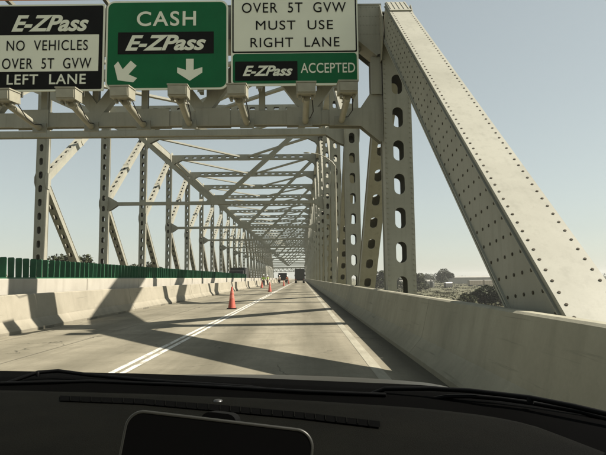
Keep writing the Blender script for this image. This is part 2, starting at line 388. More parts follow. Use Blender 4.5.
# end posts (near pair, far pair)
def end_post(x, near):
    s = 1 if near else -1
    m = MB()
    top = V((0, -s * .70, 8.26)); foot = V((0, -s * 13.12, -2.10))
    u = (top - foot).normalized(); n = V((1, 0, 0)).cross(u); n = n if n.z > 0 else -n
    w, d, t = 0.575, 0.95, 0.035
    L = (top - foot).length
    m.member(foot, top, w, d, perf=(0, 0), t=t, lip=0.018)
    hs_ = [(1.0 + i * 1.05, .27, .14) for i in range(int((L - 1.6) / 1.05))]
    # flange angles along the four corners, doubled edge line
    for sx in (-1, 1):
        for sn in (-1, 1):
            m.bar(foot + V((sx * (w / 2 - .004), 0, 0)) + n * sn * (d / 2 - t - .055), top + V((sx * (w / 2 - .004), 0, 0)) + n * sn * (d / 2 - t - .055), .03, .02)
    # splice cap at the head
    m.obox(top - u * .45 + n * (d / 2 + .012), u * .45, (w / 2 - .02, 0, 0), n * .012)
    for i in range(5):
        m.obox(top - u * .45 + n * (d / 2 + .03) + V((-.23 + .115 * i, 0, 0)), u * .43, (.012, 0, 0), n * .008)
    m.obox(top - u * .92 + n * (d / 2 + .018), u * .05, (w / 2 - .01, 0, 0), n * .018)
    # bolts: two rows on the cover plate, staggered field on the webs
    i = 0.12
    while i < L - 1.0:
        for sx in (-1, 1): m.bolt(foot + u * i + V((sx * (w / 2 - .06), 0, 0)) + n * d / 2, n, .0165, .008)
        i += 0.165
    for sx in (-1, 1):
        for row in range(5):
            i = 0.12 + (0.16 if row % 2 else 0)
            while i < L - .6:
                m.bolt(foot + u * i + V((sx * (w / 2 - .018), 0, 0)) + n * (-.33 + row * .165), (sx, 0, 0), .021, .008)
                i += 0.32
    return m
ep = end_post(XR, True)
e0 = bpart('end_post', ep, (XR - .10, YK[0], 0))
e1 = e0.copy(); COL.objects.link(e1); e1.location = rel((XL + .10, YK[0], 0))
epf = end_post(XR, False)
e2 = bpart('end_post', epf, (XR, YK[-1], 0)); e3 = e2.copy(); COL.objects.link(e3); e3.location = rel((XL, YK[-1], 0))

# top and bottom chords
def chord(x, zf, y0, y1, name, dz=0.88, w=0.82):
    m = MB()
    for k in range(NP - 1):
        p, q = V((0, YK[k] - D0, zf(k))), V((0, YK[k + 1] - D0, zf(k + 1)))
        m.member(p, q, w, dz, perf=(1, 0) if name == 'bottom_chord' else (0, 1), pitch=1.25, hl=.25, hw=.13, m=4)
    return bpart(name, m, (x, D0, 0))
for x in (XR, XL):
    pass
c0 = chord(XR, ztop, 0, 0, 'top_chord'); c1 = c0.copy(); COL.objects.link(c1); c1.location = rel((XL, D0, 0))
c0 = chord(XR, zbot, 0, 0, 'bottom_chord', .7, .84); c1 = c0.copy(); COL.objects.link(c1); c1.location = rel((XL, D0, 0))

# vertical posts with their joint plates
def gusset(zc, hy, hz, x_off, sx, taper=.55):
    m = MB(); x = sx * x_off
    poly = [(-hy * taper, -hz), (hy * taper, -hz), (hy, -hz * .35), (hy, hz * .35), (hy * taper, hz), (-hy * taper, hz), (-hy, hz * .35), (-hy, -hz * .35)]
    m.prism([(a, c + zc) for a, c in poly], 'x', x - .011, x + .011)
    for a in range(-3, 4):
        for c in range(-3, 4):
            if (a + c) % 2 == 0 and abs(a) + abs(c) < 5: m.bolt((x + sx * .008, a * hy * .26, zc + c * hz * .26), (sx, 0, 0), .016, .012, 0)
    return m
def make_post(k):
    m = MB(); z0, z1 = zbot(k), ztop(k) - .35
    near = k < 3
    if k == 0:
        m.member((0, 0, 7.25), (0, 0, z1), .77, .72, perf=(0, 0))
        n_ = 8; p = .935
        # perforated shaft, holes on a 0.935 m pitch from deck level up to the portal
        zs = [.98 + p * i for i in range(-3, 7)]
        for sg in (1, -1):
            m.plate((0, sg * (.72 - .03) / 2, z0), (0, 0, 1), (1, 0, 0), 7.25 - z0, .77, .03, [(z - z0, .285, .145) for z in zs], 12)
            for sx in (1, -1):
                m.obox((sx * .34, 0, (z0 + 7.25) / 2), (.015, 0, 0), (0, .33, 0), (0, 0, (7.25 - z0) / 2))
                break
        for sx in (1, -1):
            m.obox((sx * .335, 0, (z0 + 7.25) / 2 - .001), (.016, 0, 0), (0, .328, 0), (0, 0, (7.25 - z0) / 2 - .002))
        for sx in (1, -1):
            z = z0 + .1
            while z < 8:
                m.bolt((sx * .335, -.36, z), (0, -1, 0), .021, .030, 0); z += .14
    else:
        m.member((0, 0, z0), (0, 0, z1), .77, .72, pitch=1.07, m=12 if k == 1 else 4 if k > 4 else 8)
        if k == 1:
            for sx in (1, -1):
                z = z0 + .1
                while z < z1: m.bolt((sx * .335, -.36, z), (0, -1, 0), .014, .012, 0); z += .12
    return m
def add_post(k, x, proto=None):
    if proto: return copy_tree(proto, br, rel((x, YK[k], 0)))
    o = bpart('vertical_post', make_post(k), (x, YK[k], 0))
    hy, hz = (.85, .8)
    for sx in (-1, 1):
        bpart('gusset_plate', gusset(ztop(k) - (.35 if k in (0, NP - 1) else 0), hy, hz, .43, sx), (0, 0, 0), parent=o)
        if k not in (0, NP - 1): bpart('gusset_plate', gusset(ZM, .5, .62, .405, sx), (0, 0, 0), parent=o)
    return o
std_post = None
for k in range(NP):
    if 5 <= k <= NP - 6:
        if not std_post: std_post = add_post(k, XR); add_post(k, XL, std_post); continue
        add_post(k, XR, std_post); add_post(k, XL, std_post)
    else:
        o = add_post(k, XR); add_post(k, XL, o)

# web diagonals (K pattern; mirrored in the far half)
def diag(k, upper):
    """bay k..k+1"""
    a, c = (k, k + 1) if k < half - .5 else (k + 1, k)
    dy = YK[c] - YK[a]
    zs = ZM if a not in (0, NP - 1) else 8.6
    ze = (ztop(c) - .2) if upper else zbot(c)
    m = MB(); m.member((0, .3 * (1 if dy > 0 else -1), zs + (.25 if upper else -.25)), (0, dy, ze), .66, .55, pitch=1.07, hl=.26, hw=.135, m=8 if k < 3 else 4, start=1.1)
    if upper:      # little bracket plate midway
        mid = V((0, dy * .5, (zs + ze) / 2)); m.obox(mid, (.345, 0, 0), (0, .12, .2), (0, .25, -.15))
    return m, a
cache = {}
for k in range(NP - 1):
    for upper in (True, False):
        if upper and k in (0, NP - 2): continue
        name = 'upper_diagonal' if upper else 'lower_diagonal'
        key = (upper, k < half - .5) if 6 <= k <= NP - 8 else (upper, k)
        if key not in cache:
            m, a = diag(k, upper); o = bpart(name, m, (XR, YK[a], 0)); cache[key] = o
        else:
            a = k if k < half - .5 else k + 1
            o = cache[key].copy(); COL.objects.link(o); o.location = rel((XR, YK[a], 0))
        c = o.copy(); COL.objects.link(c); c.location = rel((XL, YK[a], 0))

# overhead: top struts, lateral braces, sway frames
def strut_mesh(lim=8):
    m = MB(); x0, x1 = XL + .40 - XM, XR - .40 - XM
    m.member((x0, 0, 0), (x1, 0, 0), .80, .55, side=V((0, 0, 1)), pitch=1.25, hl=.3, hw=.13, m=lim, start=1.6)
    m.box(-.9, .9, -.30, .30, -.42, .42)                       # centre joint box
    for sx, xx in ((1, x0), (-1, x1)):
        for y in (-.29, .29): m.prism([(xx, .42), (xx, -1.6), (xx + sx * .45, -.95), (xx + sx * 1.5, -.42)], 'y', y - .011, y + .011)
    return m
s0 = None
for k in range(1, NP - 1):
    if s0 is None: s0 = bpart('top_strut', strut_mesh(8), (XM, YK[k], ztop(k)))
    else: o = s0.copy(); COL.objects.link(o); o.location = rel((XM, YK[k], ztop(k)))
for k in range(1, NP - 2):
    for x in (XL, XR):
        p = V((x + (.5 if x < 0 else -.5), YK[k] + .3, ztop(k) + .1)); q = V((XM + (-.8 if x < 0 else .8), YK[k + 1] - .25, ztop(k + 1) + .1))
        m = MB(); m.bar(p - V((XM, YK[k], ztop(k))), q - V((XM, YK[k], ztop(k))), .20, .46, side=V((0, 0, 1)))
        if k > 6 and k < NP - 8:
            key = ('lat', x)
            if key in cache: o = cache[key].copy(); COL.objects.link(o); o.location = rel((XM, YK[k], ztop(k)))
            else: cache[key] = bpart('lateral_brace', m, (XM, YK[k], ztop(k)))
        else: bpart('lateral_brace', m, (XM, YK[k], ztop(k)))
for k in range(1, NP - 1, 2):
    zt = ztop(k); key = ('sway', round(zt, 2))
    if key not in cache:
        m = MB(); x0, x1 = XL + .39 - XM, XR - .39 - XM
        m.member((x0, 0, ZM), (x1, 0, ZM), .33, .40, side=V((0, 0, 1)), perf=(0, 0))
        for sx, xx in ((1, x0), (-1, x1)):
            for y in (-.21, .21): m.prism([(xx, ZM + .75), (xx, ZM - .75), (xx + sx * .35, ZM - .6), (xx + sx * .95, ZM - .19), (xx + sx * .95, ZM + .19)], 'y', y - .01, y + .01)
        a = bpart('sway_strut', m, (XM, YK[k], 0)); ds = []
        for sx in (-1, 1):
            m = MB(); m.bar((sx * .35, 0, ZM + .15), (sx * (x1 - .5), 0, zt - .5), .42, .36, side=V((0, 0, 1)))
            ds.append(bpart('sway_diagonal', m, (XM, YK[k], 0)))
        for y in (-.2, .2):
            m = MB(); m.prism([(-1.0, ZM + .165), (1.0, ZM + .165), (.55, ZM + .75), (-.55, ZM + .75)], 'y', y - .01, y + .01)
            ds.append(bpart('gusset_plate', m, (XM, YK[k], 0)))
        cache[key] = [a] + ds
    else:
        for o in cache[key]: c = o.copy(); COL.objects.link(c); c.location = rel((XM, YK[k], 0))

# portal frames at both ends: deep top girder with haunches, bottom strut, legs, web
def portal(k, s):
    g = bpart
    x0, x1 = XL + .38 - XM, XR - .38 - XM
    y = YK[k]
    m = MB()
    for yy in (-.34, .74): m.prism([(x0, 8.90), (x0, 7.5), (x0 + .15, 7.46), (x0 + .75, 7.98), (x1 - .75, 7.98), (x1 - .15, 7.46), (x1, 7.5), (x1, 8.90)], 'y', yy - .015, yy + .015)
    m.box(x0, x1, -.37, .77, 8.905, 8.94)
    m.box(x0 + .9, x1 - .9, -.37, .77, 7.94, 7.975)
    for sx, e in ((1, x0 + .15), (-1, x1 - .15)): m.bar((e, -.02, 7.435), (e + sx * .6, -.02, 7.955), .7, .03, side=V((0, 1, 0)))
    for i in range(10):
        for r in range(4): m.bolt((x1 - .08 - i * .085, -.357, 8.06 + r * .26), (0, -1, 0), .013, .01, 0)
    g('portal_girder', m, (XM, y, 0))
    m = MB(); m.member((x0 + .55, 0, 5.755), (x1 - .55, 0, 5.755), .40, .24, side=V((0, 0, 1)), perf=(0, 0))
    for sx, e in ((1, x0), (-1, x1)):
        for yy in (-.15, .15): m.prism([(e, 6.35), (e, 5.05), (e + sx * .08, 5.02), (e + sx * .62, 5.48), (e + sx * 1.5, 5.50), (e + sx * 1.5, 5.95), (e + sx * .62, 6.0), (e + sx * .35, 6.4)], 'y', yy - .012, yy + .012)
    for i, xx in enumerate((-17.5, -14.2, -10.9, -7.55, -4.15, -2.45, .1)):
        for yy in (-.135, .135): m.box(xx - XM - .48, xx - XM + .48, yy - .012, yy + .012, 5.53, 6.04)
    g('portal_strut', m, (XM, y, 0))
    for sx, e in ((1, x0), (-1, x1)):
        m = MB(); m.member((e + sx * .165, 0, 6.36), (e + sx * .165, 0, 7.44), .29, .5, perf=(0, 0))
        for zz in range(12):
            for q in (-.09, .09): m.bolt((e + sx * .165 + q, -.25, 6.42 + zz * .085), (0, -1, 0), .011, .01, 0)
        g('portal_leg', m, (XM, y, 0))
    n = 14; st = (x1 - x0 - 1.2) / n
    for i in range(n):
        a, c = x0 + .6 + st * i, x0 + .6 + st * (i + 1)
        za, zc = (5.95, 7.95) if i % 2 else (7.95, 5.95)
        m = MB(); m.bar((a, 0, za), (c, 0, zc), .22 + .03 * (i % 2), .30, side=V((0, 1, 0)))
        g('portal_diagonal', m, (XM, y, 0))
    for xx in (-17.9, -15.2, -12.5, -9.9, -7.24, -5.79, -4.4, -2.56, -1.08, .56):
        m = MB(); m.member((xx - XM, .02, 5.93), (xx - XM, .02, 7.93), .17, .17, perf=(0, 0), lip=.02, t=.015)
        g('portal_hanger', m, (XM, y, 0))
portal(0, 1); portal(NP - 1, -1)

# ------------------------------------------------------------------ concrete parapet on the right
def parapet_prof(): return [(1.66, 0), (1.66, .07), (1.86, .30), (2.0, .895), (2.03, .915), (2.13, .915), (2.16, .89), (2.16, -.45), (1.66, -.45)]
m = MB(); y = 8.65 - 7.37 * 7; rng = random.Random(4)
while y < 420:
    L = 7.37; dz = rng.uniform(-.004, .004); m.prism([(a, c + (dz if c > .5 else 0)) for a, c in parapet_prof()], 'y', y, y + L - .014); y += L
m.prism([(1.70, -.4), (1.70, .05), (1.89, .29), (2.03, .86), (2.12, .86), (2.12, -.4)], 'y', -39.9, 419)
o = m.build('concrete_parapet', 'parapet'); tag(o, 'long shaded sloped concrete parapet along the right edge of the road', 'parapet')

# ------------------------------------------------------------------ barriers on the left
def jersey(seed):
    m = MB(); rr = random.Random(seed); L = 6.08
    pr = [(.0, 0), (0, .075), (-.18, .30), (-.30, .90), (-.325, .92), (-.46, .92), (-.485, .90), (-.605, .30), (-.78, .075), (-.78, 0)]
    n = len(pr)
    m.prism(pr[::-1], 'y', 0.0, L)
    # dark drainage slot at the foot: recessed block
    for yy in (1.5, 4.4): m.box(-.02, .004, yy - .42, yy + .42, .002, .062, 1)
    return m
jb = jersey(0).build('jersey_barrier', ['barrier', 'seal'], None, (-6.77, -2.0, 0))
for i in range(56):
    o = jb if i == 0 else jb.copy()
    if i: COL.objects.link(o)
    o.location = (-6.77 + random.Random(i).uniform(-.015, .015), -2.0 + i * 6.10, 0)
    lab = 'pale sloped concrete barrier in front of the white wall, %s segment from the near end' % ordinal(i)
    tag(o, lab, 'barrier', 'front row of concrete barriers on the left')
m = MB(); y = 1.0
while y < 380:
    m.prism([(-7.56, 0), (-7.56, 1.30), (-7.58, 1.32), (-7.80, 1.32), (-7.82, 1.30), (-7.82, 0)], 'y', y, y + 6.07); y += 6.1
m.box(-7.79, -7.59, 1, 380, 0, 1.29)
o = m.build('median_wall', 'barrier_white'); tag(o, 'white upright concrete wall carrying the green screens', 'wall')
m = MB(); y = -20.0
while y < 400:
    m.prism([(-19.66, 0), (-19.5, 0), (-19.45, .3), (-19.4, .9), (-19.66, .9)][::-1], 'y', y, y + 4.88); y += 4.9
o = m.build('far_parapet', 'parapet'); tag(o, 'concrete parapet along the far left edge of the bridge', 'parapet')
o.name = 'concrete_parapet'

# green screen of upright blades on the wall
ry = random.Random(9)
def screen_unit():
    root = empty('glare_screen', (-7.69, 0, 1.32))
    m = MB(); m.box(-.09, .09, 0.005, 3.115, .0, .035); m.build('base_rail', 'screen', root)
    bl = MB()
    pts = [(-.075, 0), (.075, 0), (.083, .49), (.062, .525), (-.062, .525), (-.083, .49)]
    bl.prism(pts, 'y', -.022, .022)
    b0 = None
    for j in range(8):
        if b0 is None: b0 = bl.build('blade', 'screen', root); o = b0
        else: o = b0.copy(); COL.objects.link(o); o.parent = root
        o.location = (0, .195 + j * .39, .035)
    return root
su = screen_unit()
for i in range(21):
    o = su if i == 0 else copy_tree(su)
    o.location = (-7.69, 9.6 + 3.12 * i, 1.32)
    for j, ch in enumerate([c for c in o.children if c.name.startswith('blade')]):
        ch.rotation_euler = (ry.uniform(-.02, .02), ry.uniform(-.02, .02), ry.uniform(-.18, .18))
    tag(o, 'dark green bladed screen on top of the white wall, %s unit from the near end' % ordinal(i), 'screen', 'green screen units on the white wall')

# ------------------------------------------------------------------ overhead signs
def rrect(x0, x1, z0, z1, r, n=6):
    out = []
    for cx, cz, a0 in ((x1 - r, z1 - r, 0), (x0 + r, z1 - r, 90), (x0 + r, z0 + r, 180), (x1 - r, z0 + r, 270)):
        for k in range(n + 1):
            a = R(a0 + 90 * k / n); out.append((cx + r * math.cos(a), cz + r * math.sin(a)))
    return out
def panel(name, mat_, x0, x1, z0, z1, y0, y1, parent, r=0.02):
    m = MB(); m.prism(rrect(x0, x1, z0, z1, r), 'y', y0, y1); return m.build(name, mat_, parent)
def text_mesh(body, w, h, shear=0.0, offset=0.0, spacing=1.0, ext=0.003):
    cu = bpy.data.curves.new('lettering', 'FONT'); cu.body = body; cu.size = 1; cu.shear = shear; cu.offset = offset
    cu.space_character = spacing; cu.extrude = ext; cu.resolution_u = 6; cu.align_x = 'CENTER'
    ob = bpy.data.objects.new('lettering', cu); COL.objects.link(ob)
    dg = bpy.context.evaluated_depsgraph_get(); dg.update()
    me = bpy.data.meshes.new_from_object(ob.evaluated_get(dg)); bpy.data.objects.remove(ob)
    xs = [v.co.x for v in me.vertices]; ys = [v.co.y for v in me.vertices]; zs = [v.co.z for v in me.vertices]
    sx, sy = w / (max(xs) - min(xs)), h / (max(ys) - min(ys)); cx, cy = (max(xs) + min(xs)) / 2, (max(ys) + min(ys)) / 2
    for v in me.vertices: v.co = V(((v.co.x - cx) * sx, -(v.co.z - min(zs)) , (v.co.y - cy) * sy))
    me.materials.clear(); return me
def lettering(body, cx, cz, w, h, y, mat_, parent, **kw):
    me = text_mesh(body, w, h, **kw); me.materials.append(M[mat_]); me.name = 'lettering'
    o = bpy.data.objects.new('lettering', me); COL.objects.link(o); o.location = (cx, y, cz); o.parent = parent; return o
YF = 14.38
def brackets(parent, xs, z0, z1):
    for x in xs:
        m = MB(); m.box(x - .05, x + .05, .062, .30, z0, z1); m.box(x - .09, x + .09, .045, .058, z0, z1)
        m.build('bracket', 'galv', parent)
# black sign (left)
s = empty('lane_sign', (0, YF, 0)); tag(s, 'black overhead sign with pale panel reading NO VEHICLES OVER 5T GVW LEFT LANE', 'road sign', 'overhead signs')
x0, x1 = -8.47, -5.33
panel('sign_border', 'sign_white', x0, x1, 6.37, 8.83, .004, .045, s, .05)
panel('sign_face', 'sign_black', x0 + .05, x1 - .05, 6.42, 8.78, -.004, .003, s, .04)
panel('sign_panel', 'sign_white', x0 + .06, x1 - .15, 6.92, 7.95, -.012, -.0045, s, .01)
lettering('E-ZPass', -6.82, 8.28, 2.11, .47, -.010, 'sign_white', s, shear=.38, offset=.030)
lettering('NO  VEHICLES', -6.88, 7.65, 2.21, .29, -.018, 'sign_black', s, offset=.0, spacing=1.12)
lettering('OVER  5T  GVW', -6.88, 7.14, 2.42, .30, -.018, 'sign_black', s, offset=.0, spacing=1.12)
lettering('LEFT  LANE', -6.88, 6.70, 2.14, .28, -.010, 'sign_white', s, offset=.012, spacing=1.1)
brackets(s, (-7.7, -6.0), 6.3, 8.8)
# green sign
s = empty('lane_sign', (0, YF, 0)); tag(s, 'green overhead sign reading CASH above a black toll tag logo and two white arrows', 'road sign', 'overhead signs')
x0, x1 = -5.29, -1.95
panel('sign_border', 'sign_white', x0, x1, 6.38, 8.90, .004, .045, s, .22)
panel('sign_face', 'sign_green', x0 + .05, x1 - .05, 6.43, 8.85, -.004, .003, s, .18)
panel('logo_panel', 'sign_black', -4.96, -2.34, 7.38, 8.0, -.012, -.0045, s, .01)
lettering('CASH', -3.64, 8.38, 1.62, .42, -.010, 'sign_white', s, offset=.014, spacing=1.15)
lettering('E-ZPass', -3.65, 7.69, 2.2, .44, -.018, 'sign_white', s, shear=.38, offset=.030)
def arrow(cx, cz, ang, sc, parent):
    pts = [(-.11, .31), (.11, .31), (.11, -.02), (.36, .06), (.36, -.10), (0, -.34), (-.36, -.10), (-.36, .06), (-.11, -.02)]
    ca, sa = math.cos(ang), math.sin(ang)
    m = MB(); m.prism([(x * ca * sc - z * sa * sc, x * sa * sc + z * ca * sc) for x, z in pts][::-1], 'y', -.010, -.0045)
    o = m.build('arrow', 'sign_white', parent); o.location = (cx, 0, cz)
arrow(-4.72, 6.9, R(-42), .98, s); arrow(-2.99, 6.94, 0, .95, s)
brackets(s, (-4.6, -2.7), 6.32, 8.86)
# white and green sign
s = empty('lane_sign', (0, YF, 0)); tag(s, 'white overhead sign reading OVER 5T GVW MUST USE RIGHT LANE with green ACCEPTED strip', 'road sign', 'overhead signs')
x0, x1 = -1.87, 1.61
panel('sign_border', 'sign_white', x0, x1, 6.46, 9.75, .004, .045, s, .16)
panel('panel_edging', 'sign_black', x0 + .035, x1 - .035, 7.385, 9.72, -.004, .003, s, .04)
panel('sign_panel', 'sign_white', x0 + .075, x1 - .075, 7.425, 9.68, -.011, -.0045, s, .03)
panel('sign_face', 'sign_green', x0 + .05, x1 - .05, 6.52, 7.36, -.004, .003, s, .09)
panel('logo_panel', 'sign_black', -1.76, -.06, 6.6, 7.14, -.012, -.0045, s, .01)
lettering('OVER  5T  GVW', -.14, 8.66, 2.86, .29, -.016, 'sign_black', s, offset=.0, spacing=1.12)
lettering('MUST  USE', -.13, 8.16, 2.11, .26, -.016, 'sign_black', s, offset=.0, spacing=1.12)
lettering('RIGHT  LANE', -.12, 7.67, 2.43, .27, -.016, 'sign_black', s, offset=.0, spacing=1.12)
lettering('E-ZPass', -.87, 6.87, 1.36, .29, -.018, 'sign_white', s, shear=.38, offset=.030)
lettering('ACCEPTED', .77, 6.94, 1.48, .28, -.010, 'sign_white', s, offset=.006, spacing=1.02)
brackets(s, (-1.1, 1.0), 6.4, 9.6)
# orange sign above
s = empty('work_sign', (0, YF, 0)); tag(s, 'plain orange sign panel mounted above the black overhead sign', 'road sign')
panel('sign_face', 'sign_orange', -8.7, -4.75, 8.96, 10.2, -.004, .04, s, .05)
m = MB(); m.box(-8.0, -7.6, -.03, -.006, 8.985, 9.05); m.build('clamp', 'rubber', s)
for x in (-8.1, -5.4):
    m = MB(); m.box(x - .05, x + .05, .042, .66, 8.99, 9.09); m.box(x - .05, x + .05, .042, .14, 9.095, 10.1); m.build('bracket', 'galv', s)

# toll tag readers on arms
def reader():
    r = empty('tag_reader', (0, 0, 0))
    m = MB(); m.obox((0, 0, .02), (.235, 0, 0), (0, .24, .024), (0, -.014, .135)); m.obox((0, -.02, .165), (.25, 0, 0), (0, .255, .026), (0, -.002, .016))
    m.obox((0, -.265, -.01), (.21, 0, 0), (0, .012, .0), (0, -.01, .10)); m.build('antenna_box', 'galv_light', r)
    m = MB(); m.tube([(.02, .12, -.15), (.02, 1.0, -.26), (.02, 1.62, -.33)], .088, 12); m.tube([(-.07, .05, -.14), (-.07, .3, -.17)], .03, 8); m.build('arm', 'galv_light', r)
    m = MB(); m.box(-.17, .21, 1.54, 1.60, -.46, -.20); m.build('mounting_plate', 'galv', r)
    m = MB(); m.tube([(.16, .25, -.08), (.2, .6, -.34), (.14, 1.1, -.36), (.08, 1.55, -.24)], .014, 6); m.build('cable', 'rubber', r)
    m = MB()
    for x in (-.16, .16): m.box(x - .03, x + .03, -.05, .09, -.20, -.135)
    m.build('hinge', 'galv', r)
    return r
rd = reader()
RL = ['square tag reader box on an arm under the %s' % t for t in (
    'left end of the black sign', 'middle of the black sign', 'left arrow of the green sign', 'downward arrow of the green sign',
    'gap of the green and white signs', 'letters ACCEPTED at the white sign', 'right end of the white sign')]
for i, (x, z) in enumerate(((-7.31, 5.90), (-5.74, 5.92), (-4.41, 5.95), (-3.01, 5.97), (-1.55, 5.97), (.15, 6.0), (1.18, 6.02))):
    o = rd if i == 0 else copy_tree(rd)
    o.location = (x, 13.2, z - .11); o.rotation_euler = (0, 0, R((-3, 2, -2, 3, -2, 1, 2)[i]))
    tag(o, RL[i], 'toll antenna', 'toll antennas along the portal')

# ------------------------------------------------------------------ street lamp on the right
l = empty('street_lamp', (2.43, 38, .9)); tag(l, 'slender bright street lamp with arm curving over the right lane', 'lamp post')
m = MB(); m.tube([(0, 0, -.05), (0, 0, 4.5), (0, 0, 8.25)], [.085, .075, .06], 10); m.build('pole', 'galv_light', l)
m = MB(); m.tube([(0, 0, 8.2), (-.2, 0, 8.5), (-.65, 0, 8.85), (-1.2, 0, 9.08), (-1.7, 0, 9.16)], [.05, .045, .04, .035, .03], 8); m.build('arm', 'galv_light', l)
m = MB(); m.lathe([(.02, -.05), (.11, -.03), (.14, .03), (.10, .08), (.03, .1)], (0, 0, 0), 10)
o = m.build('lamp_head', 'galv', l); o.location = (-2.0, 0, 9.17); o.scale = (1.8, .7, .7)
for z in (2.6, 2.0):
    m = MB(); m.box(-.1, .14, -.16, -.085, z - .2, z + .2); m.build('junction_box', 'galv_light', l)

# ------------------------------------------------------------------ traffic cones
def cone():
    c = empty('traffic_cone')
    m = MB(); m.box(-.19, .19, -.19, .19, 0, .035); m.build('base', 'rubber', c)
    m = MB(); m.lathe([(.165, .036), (.155, .07), (.035, .90), (.03, .915)], (0, 0, 0), 20); m.build('body', 'cone', c)
    m = MB(); m.lathe([(.1065, .43), (.0855, .58)], (0, 0, 0), 20); m.lathe([(.076, .645), (.063, .735)], (0, 0, 0), 20); m.build('band', 'cone_band', c)
    return c
c0 = cone()
CL = ['largest orange traffic cone, standing by the double white line nearest the camera', 'second orange traffic cone along the double white line',
      'third orange traffic cone along the double white line, far off', 'fourth and smallest orange traffic cone by the worker near the white line', 'far orange traffic cone close to the left barrier']
for i, (x, y) in enumerate(((-2.93, 22.9), (-2.97, 50.4), (-2.95, 88), (-2.9, 118), (-5.3, 72))):
    o = c0 if i == 0 else copy_tree(c0)
    o.location = (x, y, .004); o.rotation_euler = (0, 0, i * .7); tag(o, CL[i], 'traffic cone', 'traffic cones along the lane')

# ------------------------------------------------------------------ people far down the lane
def skinned(name, pts, edges, rad, mat_, parent, sub=1):
    me = bpy.data.meshes.new(name); me.from_pydata(pts, edges, []); o = bpy.data.objects.new(name, me); COL.objects.link(o)
    sk = o.modifiers.new('skin', 'SKIN')
    for v, r in zip(me.skin_vertices[0].data, rad): v.radius = (r, r) if not isinstance(r, tuple) else r
    me.skin_vertices[0].data[0].use_root = True
    o.modifiers.new('sub', 'SUBSURF').levels = sub
    dg = bpy.context.evaluated_depsgraph_get(); dg.update()
    nm = bpy.data.meshes.new_from_object(o.evaluated_get(dg)); bpy.data.objects.remove(o)
    nm.materials.clear(); nm.materials.append(M[mat_]); nm.name = name
    for p in nm.polygons: p.use_smooth = True
    o = bpy.data.objects.new(name, nm); COL.objects.link(o); o.parent = parent; return o
def person(loc, rz, label, vest, hat=True, arm=0.0):
    r = empty('person', loc, rz)
    J = [(0, 0, .93), (0, 0, 1.15), (0, .01, 1.38), (0, 0, 1.50), (0, -.01, 1.58), (0, -.03, 1.70),
         (.19, 0, 1.40), (.27, 0 - arm * .1, 1.13), (.28, -.08 - arm * .25, .90 + arm * .2), (.28, -.11 - arm * .3, .80 + arm * .22),
         (-.19, 0, 1.40), (-.27, .02, 1.13), (-.28, -.06, .90), (-.28, -.08, .80),
         (.10, 0, .90), (.12, -.03, .50), (.13, .02, .09), (.14, -.13, .05), (-.10, 0, .90), (-.13, .05, .50), (-.14, .08, .09), (-.15, -.07, .05)]
    E_ = [(0, 1), (1, 2), (2, 3), (3, 4), (4, 5), (2, 6), (6, 7), (7, 8), (8, 9), (2, 10), (10, 11), (11, 12), (12, 13), (0, 14), (14, 15), (15, 16), (16, 17), (0, 18), (18, 19), (19, 20), (20, 21)]
    rad = [.14, .135, .15, .065, .075, .10, .07, .05, .04, .045, .07, .05, .04, .045, .095, .065, .045, .045, .095, .065, .045, .045]
    skinned('body', J, E_, rad, 'skin', r, 2)
    skinned('shirt', [(0, 0, .98), (0, 0, 1.15), (0, .01, 1.36), (.2, 0, 1.395), (.265, -arm * .08, 1.15), (-.2, 0, 1.395), (-.265, .02, 1.15)],
            [(0, 1), (1, 2), (2, 3), (3, 4), (2, 5), (5, 6)], [(.165, .15), (.165, .15), (.175, .15), .085, .072, .085, .072], vest, r, 2)
    skinned('trousers', [(0, 0, .97), (.1, 0, .86), (.12, -.03, .50), (.13, .02, .12), (-.1, 0, .86), (-.13, .05, .50), (-.14, .08, .12)],
            [(0, 1), (1, 2), (2, 3), (0, 4), (4, 5), (5, 6)], [.15, .115, .085, .075, .115, .085, .075], 'jeans', r, 2)
    if hat:
        m = MB(); m.lathe([(.155, 0), (.15, .012), (.128, .02), (.122, .07), (.09, .125), (.03, .15)], (0, -.04, 1.735), 14); m.build('hard_hat', 'hat', r)
    tag(r, label, 'person', 'road workers on the closed lane'); return r
person((-5.9, 84, 0), R(20), 'worker in lime vest and hard hat standing beside the left barrier, nearest the camera', 'vest', arm=.8)
person((-6.1, 97, 0), R(-60), 'worker in lime vest a little farther along the left barrier', 'vest')
person((-4.75, 115, 0), R(160), 'worker in pale shirt standing in the closed lane before the dark truck', 'shirt')
person((-3.35, 124, 0), R(200), 'worker in orange vest beside the far cones on the white line', 'vest_orange', arm=.5)

